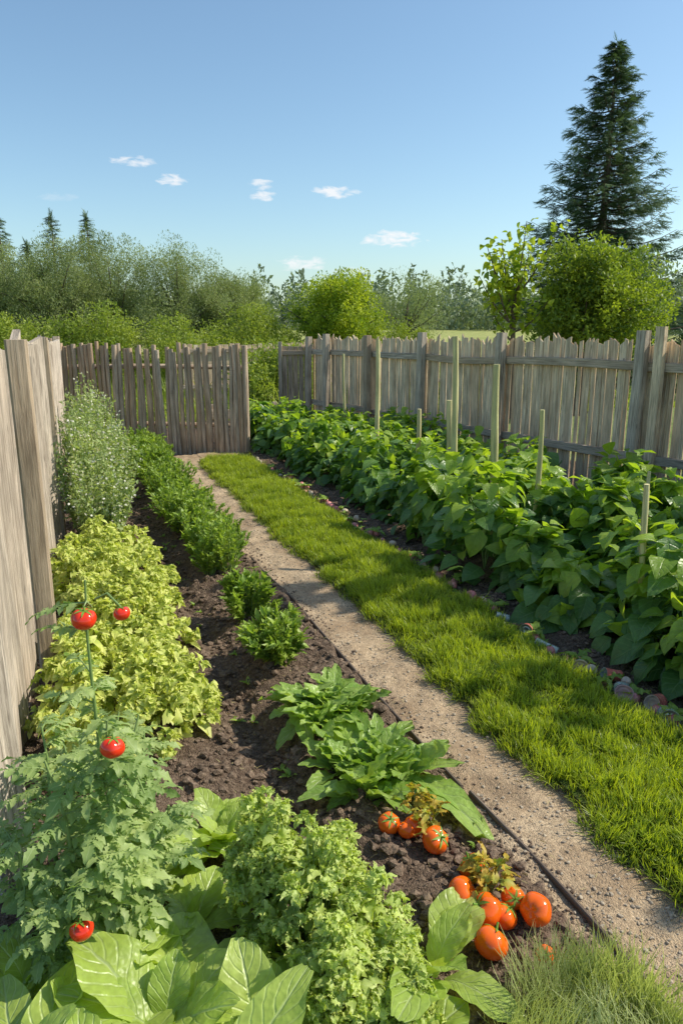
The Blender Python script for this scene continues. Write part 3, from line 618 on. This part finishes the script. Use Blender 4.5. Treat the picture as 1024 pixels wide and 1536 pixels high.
for (nm_,x,y,r,L,az,mt,cp) in (('tin_can',2.28,2.66,.038,.07,3.95,M_tin,M_shell),('glass_jar',2.29,2.38,.040,.08,4.1,M_jar,M_pink),('tin_can',2.30,3.14,.034,.06,3.9,M_redl,M_tin),('glass_jar',2.30,2.12,.040,.09,4.1,M_jar,M_tin),('tin_can',2.29,3.6,.032,.06,3.6,M_pink,M_redl),('glass_jar',2.27,2.92,.026,.12,2.2,M_jar,None),('tin_can',2.29,4.35,.032,.06,3.8,M_tin,M_shell),('glass_jar',2.35,2.52,.030,.09,2.9,M_redl,M_jar),('tin_can',2.28,1.92,.040,.08,4.1,M_redl,M_tin),('tin_can',2.30,5.3,.03,.06,3.8,M_pink,M_shell),('glass_jar',2.28,3.35,.026,.08,2.6,M_jar,M_tin),('tin_can',2.36,2.25,.036,.08,3.5,M_redl,M_shell)):
    can(nm_,x,y,r,L,az,mt,capm=cp)

# ---------------------------------------------------------------- trees
def tree(name,x,y,H,Rr,zc,nclump,nleaf,lsize,mat,upright=.3,rz=None,cl=.3,trunkr=.1,nlimb=9,quad=T_quad,ws=1.0,cstretch=1.0,z0=-.1,qp=.38):
    a=Acc(); rz=rz or (H-zc)
    top=np.array([x,y,zc+rz*.3]); 
    tube(a,[(x,y,z0),(x+.05,y,zc*.4),(x-.03,y+.03,zc*.8),top],[trunkr,trunkr*.8,trunkr*.6,trunkr*.25],8,mat=1,jit=.06)
    cs=[]
    for k in range(nclump):
        v=nrm(rng.normal(0,1,3)); q=rng.random()**qp
        lump=1+.22*math.sin(v[0]*5+x)+.18*math.sin(v[2]*6+y*3+v[1]*4)
        c=np.array([x+v[0]*Rr*q*lump,y+v[1]*Rr*q*lump,zc+v[2]*rz*q]); c[2]=max(c[2],.3); cs.append(c)
        if k<nlimb*3:
            s=np.array([x,y,zc*.6+rng.random()*rz*.5]); tube(a,[s,(s+c)/2+[0,0,-.05*Rr],c],[trunkr*.35,trunkr*.2,trunkr*.06],5,mat=1,cap=False)
    for c in cs:
        m=int(nleaf*rng.uniform(.6,1.4)); s=cl*rng.uniform(.6,1.3)
        off=rng.normal(0,1,(m,3)); off=off/np.maximum(1,np.linalg.norm(off,axis=1,keepdims=True)/1.4)
        P=c+off*s*.55*np.array([1,1,cstretch])
        D=rng.normal(0,1,(m,3))+[0,0,upright*2]+nrm(off)*.6
        leaves(a,quad,P,D,rng.normal(0,.6,(m,3))+[0,0,.8],lsize*rng.uniform(.6,1.3,m),ws=ws,rnd=np.clip(rng.random()*1.0+rng.normal(0,.15,m),0,1),smooth=False)
    return a.build(name,[mat,M_bark])
M_willow=leafmat('willow_leaf',(.17,.22,.09),(.42,.46,.20),.4,.55,nsc=.9,tcol=(1.1,1.2,.6))
M_round=leafmat('linden_leaf',(.14,.25,.02),(.54,.60,.06),.45,.5,nsc=2.5)
M_decid=leafmat('maple_leaf',(.06,.13,.03),(.38,.46,.05),.45,.45,nsc=2.4)
M_shrub=leafmat('shrub_leaf',(.20,.28,.04),(.40,.46,.09),.42,.5,nsc=1.2)
M_far=leafmat('far_leaf_hazed',(.16,.21,.15),(.26,.32,.21),.3,.7,nsc=.1)  # paler, bluer greens; distance haze mixed into the leaf colour
M_spruce=leafmat('spruce_needle',(.06,.11,.055),(.17,.24,.10),.18,.6,nsc=1.0,tcol=(1,1.1,.7))
for (x,y,H,r_) in ((-3.2,27.5,4.5,1.8),(-1.5,26.3,4.35,1.7),(.23,25.1,4.35,1.7),(2.0,25.6,4.65,1.8),(3.9,24.6,4.3,1.5),(5.7,24.8,3.4,1.0)):
    tree('willow_tree',x,y,H,r_,2.2,240,190,.075,M_willow,upright=.7,rz=H-2.35,cl=.38,ws=.55,cstretch=1.35,trunkr=.12,qp=.45)
for (x,y,H,r_) in ((-2.6,21.5,2.4,1.2),(-1.0,20.8,2.0,1.2),(1.2,19.9,2.1,1.2),(3.3,19.8,1.95,1.2),(5.3,20.6,2.2,1.0),(6.4,22.5,1.9,.8),(8.9,21.5,1.8,.8),(10.6,22,1.75,.8),(4.2,14.6,1.2,.8)):
    tree('shrub',x,y,H,r_,H*.5,80,130,.08,M_shrub,rz=H*.48,cl=.38,trunkr=.05)
tree('linden_tree',7.85,20.6,3.2,1.35,1.95,170,170,.08,M_round,rz=1.12,cl=.36,trunkr=.12)
tree('willow_tree',11.9,24.4,3.3,1.25,2.1,90,120,.08,M_willow,upright=.8,rz=1.1,cl=.42,ws=.5,cstretch=1.5)
tree('maple_tree',9.75,12.1,3.4,1.05,2.15,200,115,.085,M_decid,rz=1.15,cl=.34,trunkr=.12,qp=.5)
tree('maple_tree',10.6,12.4,3.5,1.0,2.0,150,105,.085,M_decid,rz=1.25,cl=.34,trunkr=.1,qp=.5)
def openbranch(a,bx,by,ztrunk,zmax,nb,Lr,m,ls,seedr=None):
    tube(a,[(bx,by,-.1),(bx,by+.02,ztrunk*.6),(bx-.05,by,ztrunk)],[.06,.05,.035],8,mat=1)
    for k in range(nb):
        an=rng.random()*6.28; L=rng.uniform(*Lr); s=np.array([bx-.03,by,rng.uniform(ztrunk*.6,ztrunk)]); e=s+np.array([math.cos(an)*L*.85,math.sin(an)*L*.7,rng.uniform(.5,1.6)]); e[2]=min(e[2],zmax-rng.random()*.5)
        pts=[s+(e-s)*t+np.array([0,0,-.12*math.sin(t*3.1)]) for t in np.linspace(0,1,6)]
        tube(a,pts,np.linspace(.022,.006,6),6,mat=1,cap=False)
        t=.2+.8*rng.random(m); P=s+(e-s)*t[:,None]+rng.normal(0,.10,(m,3)); leaves(a,T_bean,P,rng.normal(0,.7,(m,3))+[0,0,-.1],rng.normal(0,.3,(m,3))+[0,0,1],rng.uniform(.07,.15,m)*ls)
a=Acc(); openbranch(a,8.2,12.2,2.2,3.85,13,(.4,.95),55,1.0); a.build('offscreen_dapple_tree',[M_round,M_bark])
for (x,y,zt,zm,nb) in ((6.25,.75,3.0,4.9,16),(6.15,2.6,3.2,4.9,7),(7.6,-.6,3.4,5.4,12)):  # unseen trees added beyond the frame to dapple lawn and path
    a=Acc(); openbranch(a,x,y,zt,zm,nb,(.7,1.6),80,1.6); a.build('offscreen_dapple_tree',[M_decid,M_bark])

def twig_t(seed):
    g=np.random.default_rng(seed);V=[];F=[];UV=[];n=11
    for i in range(n):
        t=i/(n-1); s=(-1)**i; b=np.array([0,t*.8,0.]); d=np.array([s*.30*(1-.55*t)+g.normal(0,.03),.26,g.normal(-.04,.06)]);wv=np.array([0,.065,0])
        k=len(V);V+= [b-wv,b+d,b+wv];F.append((k,k+1,k+2));UV+=[(t,.5)]*3
    k=len(V);V+=[np.array([-.03,0,0]),np.array([.03,0,0]),np.array([0,1.05,-.05])];F.append((k,k+1,k+2));UV+=[(.5,.5)]*3
    return np.array(V),np.array(F),np.array(UV)
T_twig=[twig_t(i) for i in range(4)]
def spruce(x,y,H,Rr,nb,nt,tw,zlow=.4,ex=.85):
    a=Acc(); tube(a,[(x,y,-.1),(x,y,H*.5),(x+.03,y,H*.97)],[.02*H,.012*H,.01],8,mat=1)
    P=[];D=[];S=[];RN=[]
    for k in range(nb):
        f=((k+rng.random())/nb); z=zlow+(H-zlow)*f**.92; an=k*2.399+rng.normal(0,.3)
        L=Rr*((1-z/H)**ex)*rng.uniform(.48,1.15)+.06
        rise=.45*f-.18; rn=rng.random()
        def pt(t): return np.array([x+math.cos(an)*L*t,y+math.sin(an)*L*t,z+L*(rise*t-.42*t*(1-t)*1.0+.10*t*t)])
        pts=[pt(t) for t in np.linspace(0,1,6)]
        tube(a,pts,np.linspace(.012+.01*L,.004,6),4,mat=1,cap=False)
        dd=np.array([math.cos(an),math.sin(an),0]);sd=np.array([-dd[1],dd[0],0]); m=int(nt*(.25+L/Rr))
        for j in range(m):
            t=rng.uniform(.12,1.0)**.8; s=rng.choice([-1,1]); fan=L*.30*(1.1-t)
            off=sd*s*rng.random()*fan*1.1
            P.append(pt(t)+off+[0,0,-abs(rng.normal(0,.05))*L]);D.append(dd*rng.uniform(.5,1.1)+sd*s*rng.uniform(.1,.9)+[0,0,rng.uniform(-.55,.15)]);S.append(tw*rng.uniform(.6,1.3)*(.55+.5*L/Rr));RN.append(np.clip(rn+rng.normal(0,.2)+(t-.6)*.6,0,1))
    leaves(a,T_twig,P,D,np.array([0,0,1.])+rng.normal(0,.35,(len(P),3)),S,rnd=np.array(RN),smooth=False)
    for t in np.linspace(0,1,14):
        an=rng.random()*6.28; leaves(a,T_twig,[(x,y,H*(.9+.1*t))],[(math.cos(an)*.5,math.sin(an)*.5,1)],[(math.cos(an),math.sin(an),0.1)],tw*.8)
    return a.build('spruce_tree',[M_spruce,M_bark])
spruce(13.4,16.25,8.3,2.85,320,70,.34,ex=.78)
spruce(17.9,16.3,4.4,2.0,110,40,.4)
for (x,y,H) in ((-1.56,33.8,5.9),(.4,33.05,5.9),(1.7,32.5,5.9),(-.6,34,4.9)): spruce(x,y,H,1.2,110,22,.4)

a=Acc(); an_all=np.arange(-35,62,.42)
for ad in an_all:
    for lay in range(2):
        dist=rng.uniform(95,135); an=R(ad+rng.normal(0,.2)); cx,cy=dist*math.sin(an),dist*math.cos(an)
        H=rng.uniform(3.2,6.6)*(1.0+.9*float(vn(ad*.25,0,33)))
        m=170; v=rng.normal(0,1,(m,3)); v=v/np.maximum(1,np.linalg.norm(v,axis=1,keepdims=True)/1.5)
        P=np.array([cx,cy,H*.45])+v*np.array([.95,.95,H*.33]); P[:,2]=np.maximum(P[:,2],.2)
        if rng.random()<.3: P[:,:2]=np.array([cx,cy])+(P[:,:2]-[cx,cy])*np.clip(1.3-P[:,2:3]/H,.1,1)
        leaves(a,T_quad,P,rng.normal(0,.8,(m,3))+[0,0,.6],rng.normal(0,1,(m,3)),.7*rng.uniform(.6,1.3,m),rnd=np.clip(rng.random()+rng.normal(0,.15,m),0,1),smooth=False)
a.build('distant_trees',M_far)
a=Acc(); blades('',26000,(-4,13),(12.5,34),lambda x,y:x*0-.09,.35,.85,.03,M_shrub,1.0,.3,edge=False,acc=a); a.build('meadow_grass',M_shrub)

# ---------------------------------------------------------------- sky, sun
sun_v=Vector((.975,-.22,0)).normalized(); EL=R(43)
sv=Vector((sun_v.x*math.cos(EL),sun_v.y*math.cos(EL),math.sin(EL)))
sd=bpy.data.lights.new('sun','SUN');sd.energy=5.0;sd.angle=R(.5);sd.color=(1,.94,.79)
so=bpy.data.objects.new('sun',sd);so.rotation_euler=sv.to_track_quat('Z','Y').to_euler();so.location=(6,-2,8);sc.collection.objects.link(so)
w=bpy.data.worlds.new('World');sc.world=w;w.use_nodes=True;nt=w.node_tree
for n_ in list(nt.nodes): nt.nodes.remove(n_)
sky=N(nt,'ShaderNodeTexSky',sky_type='NISHITA');sky.sun_disc=False;sky.sun_elevation=EL;sky.sun_rotation=math.atan2(sv.x,sv.y);sky.air_density=1.0;sky.dust_density=1.0;sky.ozone_density=1.2
bg=N(nt,'ShaderNodeBackground',Strength=.15)
tc=N(nt,'ShaderNodeTexCoord');sx=N(nt,'ShaderNodeSeparateXYZ');ln(nt,tc.outputs['Generated'],sx.inputs[0])
az=math_(nt,'MULTIPLY',math_(nt,'ARCTAN2',sx.outputs[0],sx.outputs[1]),57.2958);el=math_(nt,'MULTIPLY',math_(nt,'ARCSINE',sx.outputs[2]),57.2958)
cb=N(nt,'ShaderNodeCombineXYZ');ln(nt,math_(nt,'MULTIPLY',az,.9),cb.inputs[0]);ln(nt,math_(nt,'MULTIPLY',el,2.4),cb.inputs[1])
cn=N(nt,'ShaderNodeTexNoise',Scale=1.0,Detail=6.0,Roughness=.6,Distortion=.5);ln(nt,cb.outputs[0],cn.inputs['Vector'])
tot=None
for (A,E,wd,hh,st) in ((6.4,11.0,1.5,.36,.8),(8.95,9.94,1.15,.42,1),(15.3,9.85,1.0,.38,.9),(15.4,9.05,1.05,.33,.9),(20.5,9.37,1.8,.42,.95),(24.9,6.2,2.3,.6,1),(18.2,4.5,1.9,.58,.8),(21.7,3.96,1.5,.35,.45),(1.4,8.5,1.4,.3,.2)):
    dx=math_(nt,'DIVIDE',math_(nt,'SUBTRACT',az,A),wd);dy=math_(nt,'DIVIDE',math_(nt,'SUBTRACT',el,E),hh)
    d=math_(nt,'ADD',math_(nt,'MULTIPLY',dx,dx),math_(nt,'MULTIPLY',dy,dy))
    k=math_(nt,'SUBTRACT',1.0,d); k=math_(nt,'ADD',k,math_(nt,'MULTIPLY_ADD',cn.outputs[0],4.0,-2.1))
    k=math_(nt,'MULTIPLY',math_(nt,'MULTIPLY',k,.9,clamp=True),st)
    k=math_(nt,'MULTIPLY',k,math_(nt,'SUBTRACT',1.9,math_(nt,'MULTIPLY',d,.8),clamp=True))
    tot=k if tot is None else math_(nt,'MAXIMUM',tot,k)
skc=mixc(nt,1.0,sky.outputs[0],(1.0,1.14,1.14),'MULTIPLY')
col=mixc(nt,math_(nt,'MULTIPLY',tot,.9),skc,(6.6,6.6,6.7))
ln(nt,col,bg.inputs[0]);wo=N(nt,'ShaderNodeOutputWorld');ln(nt,bg.outputs[0],wo.inputs[0])

# ---------------------------------------------------------------- camera
cam=bpy.data.cameras.new('camera');co=bpy.data.objects.new('camera',cam);sc.collection.objects.link(co);sc.camera=co
cam.sensor_fit='VERTICAL';cam.sensor_height=24;cam.sensor_width=16;cam.lens=24*1100/1536;cam.clip_end=3000;cam.clip_start=.05
co.location=(0,0,1.65);co.rotation_euler=(R(90-14.2),0,R(-21.06))
